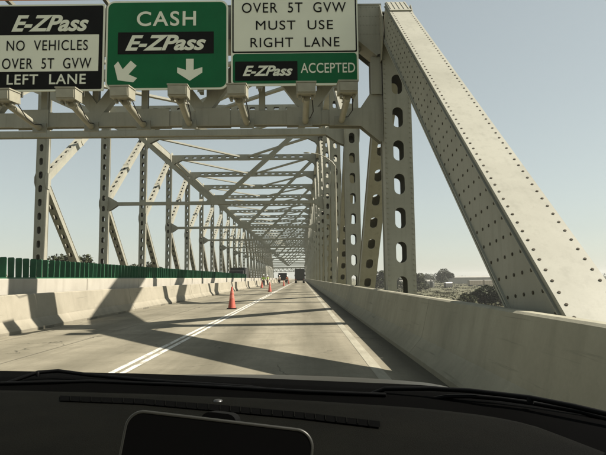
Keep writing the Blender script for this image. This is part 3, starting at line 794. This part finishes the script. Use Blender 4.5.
# ------------------------------------------------------------------ trucks
def wheel(parent, x, y, r=.48, w=.28):
    m = MB()
    pr = [(r * .55, -w / 2), (r * .93, -w / 2), (r, -w / 2 + .05), (r, w / 2 - .05), (r * .93, w / 2), (r * .55, w / 2)]
    n = 20; vs = []; fs = []
    for a, h in pr:
        for k in range(n): an = 2 * math.pi * k / n; vs.append((h, a * math.cos(an), a * math.sin(an)))
    for i in range(len(pr)):
        j = (i + 1) % len(pr)
        for k in range(n): fs.append((i * n + k, i * n + (k + 1) % n, j * n + (k + 1) % n, j * n + k))
    m.add(vs, fs, 0, False); o = m.build('wheel', 'rubber', parent); o.location = (x, y, r)
    m = MB(); m.tube([(-w * .3, 0, 0), (w * .3, 0, 0)], r * .56, 14, smooth=False); m.build('rim', 'galv', o)
def box_truck(loc, rz, label, cab, box_m, hgt=3.35, L=6.2, stripe=False):
    t = empty('box_truck', loc, rz)          # rear faces -y
    m = MB(); m.box(-1.2, 1.2, 0, L, 1.02, hgt)
    for zz in (1.02, hgt): m.box(-1.23, 1.23, -.02, L + .02, zz - .04, zz + .06)
    for sx in (-1, 1): m.box(sx * 1.2 - .04, sx * 1.2 + .04, -.035, .05, 1.07, hgt - .05)
    m.build('cargo_box', box_m, t)
    m = MB(); m.box(-1.08, 1.08, -.03, -.004, 1.15, hgt - .3)
    for i in range(6): m.box(-1.06, 1.06, -.045, -.031, 1.2 + i * (hgt - 1.6) / 6, 1.2 + (i + .88) * (hgt - 1.6) / 6)
    m.build('rear_door', box_m, t)
    m = MB(); m.box(-1.1, 1.1, -.12, -.02, .55, .68); m.box(-.9, -.8, -.05, 0, .68, 1.0); m.box(.8, .9, -.05, 0, .68, 1.0); m.build('bumper', 'galv', t)
    for sx in (-1, 1):
        m = MB(); m.box(sx * 1.0 - .1, sx * 1.0 + .1, -.07, -.03, .82, .98); m.build('tail_light', 'lamp_clear' if stripe else 'lamp_red', t)
    m = MB(); m.box(-.95, .95, .1, L + 1.9, .62, .98); m.build('chassis', 'black_paint', t)
    m = MB(); m.prism([(L + .2, .55), (L + 2.1, .55), (L + 2.2, 1.3), (L + 1.9, 1.5), (L + 1.5, 2.55), (L + .2, 2.6)], 'x', -1.1, 1.1); o = m.build('cab', cab, t)
    m = MB(); m.prism([(L + 1.9, 1.55), (L + 1.93, 1.55), (L + 1.55, 2.45), (L + 1.52, 2.45)], 'x', -1.0, 1.0); m.build('windscreen', 'glassdark', o)
    for sx in (-1, 1):
        m = MB(); m.box(sx * 1.35 - .08, sx * 1.35 + .08, L + 1.5, L + 1.56, 1.7, 2.15); m.build('mirror', 'black_paint', t)
        m = MB(); m.box(sx * .95 - .22, sx * .95 + .22, .85, .87, .2, .62); m.build('mudflap', 'rubber', t)
        wheel(t, sx * .98, 1.35, .48, .5); wheel(t, sx * .98, L + 1.2)
    tag(t, label, 'truck'); return t
box_truck((-.55, 136, .004), 0, 'dark box truck seen from behind in the right lane far ahead', 'black_paint', 'truck_grey', 3.45)
box_truck((-5.6, 158, .004), R(2), 'dark work truck parked in the closed left lane far ahead', 'truck_grey', 'black_paint', 2.7, 4.6, True)
box_truck((-10.6, 96, .004), R(180), 'dark oncoming truck showing above the far end of the green screens', 'black_paint', 'truck_grey', 3.0, 6.0)

# ------------------------------------------------------------------ trees and shrubs
def leaf_cloud(m, rng, centre, rad, n, size, mi=0):
    for _ in range(n):
        while True:
            d = V((rng.uniform(-1, 1), rng.uniform(-1, 1), rng.uniform(-1, 1)))
            if .15 < d.length < 1: break
        d = d.normalized() * (d.length ** .5)
        p = V(centre) + V((d.x * rad[0], d.y * rad[1], d.z * rad[2]))
        a = V((rng.gauss(0, 1), rng.gauss(0, 1), rng.gauss(0, .6))).normalized(); c = a.orthogonal().normalized()
        q = c.cross(a); an = rng.uniform(0, 6.28); c = c * math.cos(an) + q * math.sin(an)
        sz = size * rng.uniform(.6, 1.3)
        m.add([p - a * sz, p - c * sz * .55, p + a * sz, p + c * sz * .55], [(0, 1, 2, 3)], mi)
def tree(name, loc, h, r, seed, leaf, label, group, n=1500, size=.42, low=.3, cat='tree'):
    rng = random.Random(seed); root = empty(name, loc, rng.uniform(0, 6))
    m = MB(); tips = []
    bend = V((rng.uniform(-.06, .06) * h, rng.uniform(-.06, .06) * h, 0))
    m.tube([(0, 0, -.3), bend * .4 + V((0, 0, h * .3)), bend + V((0, 0, h * .72))], [h * .032, h * .024, h * .008], 8)
    nl = 9
    for i in range(nl):
        a = i * 2.4 + rng.uniform(-.4, .4); z = h * rng.uniform(max(.12, low - .1), .7); o = bend * (z / h) + V((0, 0, z))
        e = V((math.cos(a) * r * rng.uniform(.5, .95), math.sin(a) * r * rng.uniform(.5, .95), min(h * .95, z + h * rng.uniform(.08, .25))))
        m.tube([o, (o + e) / 2 + V((0, 0, -.03 * h)), e], [h * .012, h * .008, h * .003], 6); tips.append(e)
    m.build('trunk', 'bark', root)
    m = MB(); cl = tips + [bend + V((rng.uniform(-.3, .3) * r, rng.uniform(-.3, .3) * r, h * rng.uniform(.75, .93))) for _ in range(4)]
    cl += [V((rng.uniform(-.6, .6) * r, rng.uniform(-.6, .6) * r, h * rng.uniform(low + .1, .8))) for _ in range(6)]
    for c in cl:
        rr = r * rng.uniform(.26, .48); leaf_cloud(m, rng, c, (rr, rr, rr * rng.uniform(.6, .85)), int(n * 1.5) // len(cl), size * 1.2)
    m.build('crown', leaf, root); tag(root, label, cat, group); return root
TG = 'trees on the land beside the bridge'
tree('broadleaf_tree', (84, 455, -8), 15, 7.5, 1, 'leaf_dark', 'rounded dark tree standing left of the tan rail wagons against the sky', TG, 1600, .55) if False else None
tree('shrub', (57.5, 172, -8), 5.2, 4.6, 2, 'leaf_dark', 'large dark shrub on the slope right below the tan rail wagons', 'shrubs on the land below the bridge', 4200, .38, .05, 'shrub')
tree('shrub', (50.5, 168, -8), 3.6, 2.6, 3, 'leaf', 'smaller olive shrub left of the large dark shrub', 'shrubs on the land below the bridge', 1800, .34, .05, 'shrub')
tree('shrub', (66, 176, -8), 4.4, 3.8, 4, 'leaf', 'olive shrub close to the foot of the sloping end post', 'shrubs on the land below the bridge', 2200, .36, .05, 'shrub')
tree('broadleaf_tree', (131, 505, -8), 15.0, 9, 5, 'leaf_dark', 'dark rounded tree rising above the tan rail wagons', TG, 2200, .55, .2)
tree('broadleaf_tree', (51, 330, -8), 12.5, 8, 6, 'leaf_dark', 'dark tree directly left of the nearest holed post', TG, 2200, .5, .12)
tree('broadleaf_tree', (45, 345, -8), 9.5, 7, 7, 'leaf', 'olive tree low behind the parapet, seen between diagonal and nearest post', TG, 1700, .5, .12)
tree('broadleaf_tree', (68, 335, -8), 10.5, 7, 8, 'leaf', 'olive tree directly right of the nearest holed post', TG, 2000, .5, .12)
tree('broadleaf_tree', (76, 352, -8), 8.0, 6, 9, 'leaf_dark', 'low dark tree right of the olive tree by the nearest post', TG, 1500, .5, .12)
tree('broadleaf_tree', (112, 640, -8), 11.5, 8, 10, 'leaf_far', 'distant low tree above the dark trailer on the field', TG, 1200, .7, .12)
tree('broadleaf_tree', (150, 660, -8), 12, 10, 11, 'leaf_far', 'distant wide tree behind the white roofed trailer', TG, 1400, .7, .12)
tree('broadleaf_tree', (185, 690, -8), 11, 9, 12, 'leaf_far', 'distant tree behind the long pale shed', TG, 1200, .7, .12)
TL = 'trees beyond the left side of the bridge'
tree('broadleaf_tree', (-58, 130, -8), 16.0, 6, 14, 'leaf_dark', 'dark tree top showing over the green screen, behind the second left diagonal', TL, 2200, .36, .25)
tree('broadleaf_tree', (-52.5, 130, -8), 15.4, 4.5, 15, 'leaf', 'olive tree top over the green screen, right beside the dark one', TL, 1500, .36, .25)
tree('broadleaf_tree', (-60, 215, -8), 16.0, 6.5, 16, 'leaf', 'farther tree top over the green screen between the fourth and fifth left posts', TL, 1500, .5, .25)
tree('broadleaf_tree', (-75, 210, -8), 15.0, 6, 17, 'leaf_dark', 'far dark tree mostly hidden behind the green screen', TL, 1200, .5, .25)

rng = random.Random(77); m = MB()
for i in range(150):
    x = rng.uniform(-1300, 1500); y = rng.uniform(900, 1500); hh = rng.uniform(5, 10)
    leaf_cloud(m, rng, (x, y, -8 + hh * .55), (rng.uniform(9, 26), 9, hh * .7), 130, 1.3)
tag(m.build('far_wood', 'leaf_far'), 'hazy low line of far trees along the horizon', 'wood', None, 'stuff')
rng = random.Random(78); m = MB()
for i in range(800):
    y = rng.uniform(120, 640); x = rng.uniform(.10, .46 if i < 560 else 1.1) * y; s_ = rng.uniform(.5, 1.7)
    leaf_cloud(m, rng, (x, y, -8 + s_ * .35), (s_ * rng.uniform(1.5, 4.6), s_ * 1.8, s_ * .55), 40, .42)
tag(m.build('scrub', 'weeds'), 'patchy low scrub and weeds on the dry field', 'scrub', None, 'stuff')

# ------------------------------------------------------------------ rail wagons, trailers and shed on the low land
def wagon():
    w = empty('rail_wagon')
    m = MB(); m.box(-5.4, 5.4, -1.45, 1.45, 1.15, 4.3)
    for i in range(9): m.box(-5.2 + i * 1.3 - .06, -5.2 + i * 1.3 + .06, -1.53, -1.455, 1.2, 4.25)
    m.build('wagon_body', 'wagon', w)
    m = MB(); m.prism([(-1.5, 4.305), (1.5, 4.305), (1.1, 4.6), (-1.1, 4.6)], 'x', -5.45, 5.45); m.build('roof', 'roofing', w)
    m = MB(); m.box(-5.6, 5.6, -.5, .5, .8, 1.14); m.build('underframe', 'black_paint', w)
    for x in (-3.9, 3.9):
        o = empty('bogie'); o.parent = w; o.location = (x, 0, 0)
        m = MB(); m.box(-1.2, 1.2, -.95, .95, .45, .78)
        for q in (-.8, .8):
            for s_ in (-.75, .75): m.tube([(q, s_ - .06, .45), (q, s_ + .06, .45)], .45, 14, smooth=False)
        bpy.data.objects.remove(o); o = m.build('bogie', 'black_paint', w); o.location = (x, 0, 0)
    return w
w0 = wagon()
for i, lab in enumerate(('tan rail wagon at the left end of the row on the field', 'tan rail wagon in the middle of the row on the field', 'tan rail wagon at the right end of the row, next to the sloping end post')):
    o = w0 if i == 0 else copy_tree(w0)
    o.location = (143 + i * 13.4, 452 + i * 3.4, -7.3); o.rotation_euler = (0, 0, R(14)); o.scale = (1.14, 1.14, 1.14); tag(o, lab, 'rail wagon', 'row of tan rail wagons')
m = MB(); m.prism([(-3.2, 0), (3.2, 0), (1.6, .75), (-1.6, .75)], 'x', -30, 34)
o = m.build('rail_embankment', 'ground'); o.location = (156, 455, -8.02); o.rotation_euler = (0, 0, R(14)); tag(o, kind='structure')
def trailer(loc, rz, roof, label, L=8, hgt=3.6):
    t = empty('parked_trailer', loc, rz)
    m = MB(); m.box(-L / 2, L / 2, -1.25, 1.25, 1.05, hgt); m.build('trailer_body', 'truck_grey', t)
    m = MB(); m.prism([(-1.3, hgt + .005), (1.3, hgt + .005), (.9, hgt + .5), (-.9, hgt + .5)], 'x', -L / 2 - .05, L / 2 + .05); m.build('roof', roof, t)
    for x in (-L * .36, -L * .22, L * .36):
        m = MB()
        for s_ in (-1, 1): m.tube([(x, s_ * 1.0 - .13, .5), (x, s_ * 1.0 + .13, .5)], .5, 14, smooth=False)
        m.build('axle', 'rubber', t)
    m = MB(); m.box(-L / 2, L / 2, -.5, .5, .8, 1.04); m.build('chassis', 'black_paint', t)
    tag(t, label, 'trailer', 'trailers parked on the field')
trailer((104.5, 440, -8), R(60), 'truck_grey', 'dark parked trailer on the field, nearer the holed post', 5, 4.4)
trailer((116.5, 437, -8), R(30), 'hat', 'dark parked trailer with white roof left of the rail wagons', 7, 4.0)
sh = empty('long_shed', (112, 600, -8)); tag(sh, 'long low shed with pale roof far behind the trailers', 'shed')
m = MB(); m.box(-30, 30, -6, 6, 0, 4.2); m.build('wall', 'shed', sh)
m = MB(); m.prism([(-6.6, 4.205), (6.6, 4.205), (0, 5.8)], 'x', -31, 31); m.build('roof', 'roofing', sh)
for x in (-20, -7, 6, 19):
    m = MB(); m.box(x - 2, x + 2, -6.06, -6.005, .02, 3.4); m.build('door', 'truck_grey', sh)
sh = empty('warehouse', (222, 690, -8)); tag(sh, 'wide pale warehouse roof on the horizon behind the rail wagons', 'building')
m = MB(); m.box(-40, 40, -10, 10, 0, 7.6); m.build('wall', 'shed', sh)
m = MB(); m.prism([(-10.6, 7.605), (10.6, 7.605), (0, 9.4)], 'x', -41, 41); m.build('roof', 'roofing', sh)
up = empty('utility_pole', (148, 560, -8)); tag(up, 'thin utility pole on the field above the white roofed trailer', 'utility pole')
m = MB(); m.tube([(0, 0, 0), (0, 0, 14)], [.22, .14], 8); m.build('pole', 'bark', up)
m = MB(); m.box(-1.3, 1.3, -.08, .08, 12.6, 12.85); m.build('crossarm', 'bark', up)

# ------------------------------------------------------------------ the car the picture is taken from
car = empty('car', (-.35, 0, 0)); tag(car, 'dark car in the foreground, its black dashboard, wipers and hood edge', 'car')
OX = .35       # children are laid out relative to the car's own origin
def interp(tab, x):
    if x <= tab[0][0]: return tab[0][1]
    for (a, p), (c, q) in zip(tab[:-1], tab[1:]):
        if x <= c:
            t = (x - a) / (c - a); return p + (q - p) * t
    return tab[-1][1]
def smooth_tab(tab, x, d=.05): return sum(interp(tab, x + i * d / 3) for i in range(-3, 4)) / 7
DASH = [(-1.05, 1.27), (-.743, 1.367), (-.356, 1.298), (-.007, 1.215), (.235, 1.128), (.368, 1.049), (.435, .951), (.452, .83), (.46, .70)]
def yd(x): return smooth_tab(DASH, x, .04)
# dashboard: top surface rolling down at the far edge and at the near edge
m = MB(); xs = [-1.05 + .0189 * i for i in range(80)] + [.444 + .0022 * i for i in range(9)]
prof = [(0, -.40, .42), (.08, -.06, .47), (.3, -.012, .5), (.55, -.002, .55), (.8, 0, .8), (.93, 0, .93), (.975, -.002, .975), (.993, -.008, .993), (1, -.03, 1.0), (1.0, -.25, 1.01)]
vs = []; fs = []
for x in xs:
    e = yd(x); 
    for t, dz, _ in prof:
        vs.append((x + OX, .42 + (e - .42) * t, .992 + dz - .012 * max(0, (x - .25)) ** 2 * 6))
n = len(prof)
for i in range(len(xs) - 1):
    for j in range(n - 1): fs.append((i * n + j, (i + 1) * n + j, (i + 1) * n + j + 1, i * n + j + 1))
m.add(vs, fs, 0, True)
dash = m.build('dashboard', 'dash', car)
# demister slot: raised dark strip with fins
v0 = [(-.544, 1.249), (-.353, 1.207), (-.17, 1.14), (-.007, 1.072), (.136, .998)]
v1 = [(-.521, 1.197), (-.339, 1.158), (-.162, 1.088), (-.006, 1.026), (.131, .958)]
m = MB(); N = 64; Zs = .9945
A = [];
def lerp_path(tab, t):
    f = t * (len(tab) - 1); i = min(int(f), len(tab) - 2); f -= i
    return V((tab[i][0] + (tab[i + 1][0] - tab[i][0]) * f, tab[i][1] + (tab[i + 1][1] - tab[i][1]) * f, 0))
for i in range(N):
    p, q = lerp_path(v0, i / N), lerp_path(v0, (i + 1) / N); r_, s_ = lerp_path(v1, i / N), lerp_path(v1, (i + 1) / N)
    z = V((OX, 0, Zs)); m.add([r_ + z, s_ + z, q + z, p + z], [(0, 1, 2, 3)])
m.build('demister_slot', 'dash_dark', dash)
m = MB()
for i in range(1, 30):
    p, r_ = lerp_path(v0, i / 30), lerp_path(v1, i / 30); m.bar(p * .95 + r_ * .05 + V((OX, 0, Zs - .001)), p * .05 + r_ * .95 + V((OX, 0, Zs - .001)), .0012, .0056)
m.tube([(lerp_path(v0, i / 32) + lerp_path(v1, i / 32)) / 2 + V((OX, 0, Zs - .0032)) for i in range(33)], .0008, 6)
m.build('demister_grille', 'dash', dash)
m = MB(); m.lathe([(.010, 0), (.009, .002), (.006, .0035), (.002, .004)], (-.181 + OX, 1.185, .992), 16); m.build('light_sensor', 'black_paint', dash)
# cowl under the wipers, with a lip
COWL = [(-1.10, 1.80), (-.996, 1.827), (-.477, 1.732), (-.009, 1.60), (.342, 1.50), (.519, 1.335), (.633, 1.169), (.70, .98)]
m = MB(); vs = []; fs = []; xs2 = [-1.1 + .03 * i for i in range(61)]
for x in xs2:
    a, c = yd(min(x, .455)) + .004, smooth_tab(COWL, x, .05) - .03
    if x > .455: a = .83 - (x - .455) * .8
    for t, z in ((0, .93), (.35, .955), (.7, .966), (.97, .966), (1, .955), (1, .86)): vs.append((x + OX, a + (c - a) * t, z))
for i in range(len(xs2) - 1):
    for j in range(5): fs.append((i * 6 + j, (i + 1) * 6 + j, (i + 1) * 6 + j + 1, i * 6 + j + 1))
m.add(vs, fs, 0, True); m.build('cowl', 'dash_dark', car)
# hood: crowned sheet with a rounded front
m = MB(); vs = []; fs = []; nx = 41
hp = [(0, .935), (.12, .938), (.35, .928), (.6, .907), (.8, .884), (.93, .84), (1, .70), (1.0, .5)]
for i in range(nx):
    x = -1.22 + 1.85 * i / (nx - 1); s_ = (x + .295) / .925
    y0 = smooth_tab(COWL, max(-1.1, min(.66, x)), .05) - .1; y1 = 2.28 - .18 * s_ * s_
    dz = -.02 * s_ ** 2 - .10 * max(0, abs(s_) - .82) ** 1.5 * 8
    for t, z in hp: vs.append((x + OX, y0 + (y1 - y0) * t, z + dz))
for i in range(nx - 1):
    for j in range(len(hp) - 1): k = len(hp); fs.append((i * k + j, (i + 1) * k + j, (i + 1) * k + j + 1, i * k + j + 1))
m.add(vs, fs, 0, True); m.build('hood', 'hood', car)
for sx in (-1, 1):
    m = MB(); xx = -.295 + sx * .93
    m.prism([(.75, .45), (2.1, .45), (2.1, .72), (1.7, .80), (.9, .86), (.75, .86)], 'x', xx + OX - .02, xx + OX + .02); m.build('fender', 'hood', car)
# wipers
def wiper(arm, blade, pivot):
    m = MB(); m.tube(arm, [.0055] * len(arm), 8); o = m.build('wiper_arm', 'wiper', car)
    m = MB(); m.tube(blade, .005, 6); m.tube([(p[0], p[1] - .01, p[2] - .016) for p in blade], .005, 6); m.build('wiper_blade', 'wiper', o)
    m = MB(); m.lathe([(.007, -.010), (.0075, .002), (.004, .005)], (0, 0, 0), 12); q = m.build('pivot_cap', 'wiper', o); q.location = pivot
def w(pts, z): return [(x + OX, y, z) for x, y in pts]
wiper([(x, y, z) for (x, y, _), z in zip(w([(.15, 1.40), (.202, 1.381), (.305, 1.338), (.385, 1.284), (.484, 1.191), (.541, 1.12), (.60, 1.04), (.66, .93)], .98), (.95, .974, .982, .987, .990, .988, .983, .965))], [(x, y, z) for (x, y, _), z in zip(w([(.28, 1.355), (.34, 1.315), (.386, 1.286), (.443, 1.245), (.496, 1.205), (.565, 1.14), (.62, 1.06)], .97), (.95, .968, .974, .976, .975, .972, .965))], (.484 + OX, 1.191, .988))
wiper([(x, y, z) for (x, y, _), z in zip(w([(-.86, 1.58), (-.80, 1.60), (-.772, 1.62), (-.717, 1.63), (-.62, 1.60), (-.426, 1.547), (-.14, 1.464), (.02, 1.42)], .98), (.955, .976, .985, .987, .980, .971, .966, .95))], w([(-.85, 1.56), (-.6, 1.575), (-.3, 1.50), (0, 1.40), (.2, 1.35)], .966), (-.772 + OX, 1.62, .984))
# windscreen glass
g, nt, bs = nodemat('windscreen glass'); nt.nodes.remove(bs)
tr = nt.nodes.new('ShaderNodeBsdfTransparent'); tr.inputs[0].default_value = (.985, .99, .975, 1); gl = nt.nodes.new('ShaderNodeBsdfGlossy'); gl.inputs['Roughness'].default_value = .02
mx = nt.nodes.new('ShaderNodeMixShader'); mx.inputs[0].default_value = .012
nt.links.new(tr.outputs[0], mx.inputs[1]); nt.links.new(gl.outputs[0], mx.inputs[2]); nt.links.new(mx.outputs[0], nt.nodes['Material Output'].inputs[0])
m = MB(); vs = []; fs = []; nx = 31
for i in range(nx):
    x = -1.05 + 1.62 * i / (nx - 1); s_ = (x + .24) / .81; y0 = min(1.45, smooth_tab(COWL, x, .05) - .12)
    for t in (0, .25, .5, .75, 1): vs.append((x * (1 - .12 * t) - .03 * t + OX, y0 + (.25 - .12 * s_ * s_ - y0) * t, .955 + .62 * t + .05 * math.sin(t * math.pi)))
for i in range(nx - 1):
    for j in range(4): fs.append((i * 5 + j, (i + 1) * 5 + j, (i + 1) * 5 + j + 1, i * 5 + j + 1))
m.add(vs, fs, 0, True); m.build('windscreen', g, car)

# roof and front pillars (above and beside the view)
m = MB(); prr = [(-1.6, 1.60), (-.6, 1.64), (.05, 1.61), (.28, 1.575), (.29, 1.545), (.05, 1.575), (-.6, 1.60), (-1.6, 1.56)]
m.prism(prr, 'x', -1.0 + OX, .45 + OX); m.build('roof', 'hood', car)
for xa, xb in ((.70, .50), (-1.14, -1.02)):
    m = MB(); m.bar((xa + OX, 1.10, .93), (xb + OX, .24, 1.57), .05, .07); m.build('pillar', 'dash_dark', car)
# navigation device standing on the dash
nd = empty('navigation_device', (-.082, .50, 1.06)); nd.rotation_euler = (R(-12), R(7.2), R(0))
tag(nd, 'black navigation device with a thin silver rim standing on the dashboard', 'device')
m = MB(); m.prism(rrect(-.083, .083, -.062, .062, .014, 8), 'y', -.009, .009); m.build('case', 'device', nd)
m = MB()
pts = [V((x, -.0075, z)) for x, z in rrect(-.0835, .0835, -.0625, .0625, .0145, 10)]
m.tube(pts + [pts[0]], .0018, 8, caps=False); m.build('rim', 'device_rim', nd)
m = MB(); m.prism([(x - .012, z + .054) for x, z in rrect(-.019, .019, -.014, .012, .010, 6)], 'y', .072, .128); m.obox((-.012, .055, .045), (.012, 0, 0), (0, .05, .008), (0, -.002, .012)); m.tube([(-.012, .10, .055), (0, .12, -.03), (0, .2, -.065)], .012, 8); m.build('mount', 'device', nd)

# ------------------------------------------------------------------ air: thin summer haze
hz = bpy.data.materials.new('haze air'); hz.use_nodes = True; nt = hz.node_tree
for n in list(nt.nodes):
    if n.type != 'OUTPUT_MATERIAL': nt.nodes.remove(n)
pv = nt.nodes.new('ShaderNodeVolumePrincipled'); pv.inputs['Color'].default_value = (0.95, 0.95, 0.90, 1)
pv.inputs['Density'].default_value = 0.00018; pv.inputs['Anisotropy'].default_value = 0.2
nt.links.new(pv.outputs[0], nt.nodes['Material Output'].inputs['Volume'])
m = MB(); m.box(-3300, 3300, -500, 3700, -9, 26); M['haze'] = hz
tag(m.build('haze', 'haze'), kind='stuff')
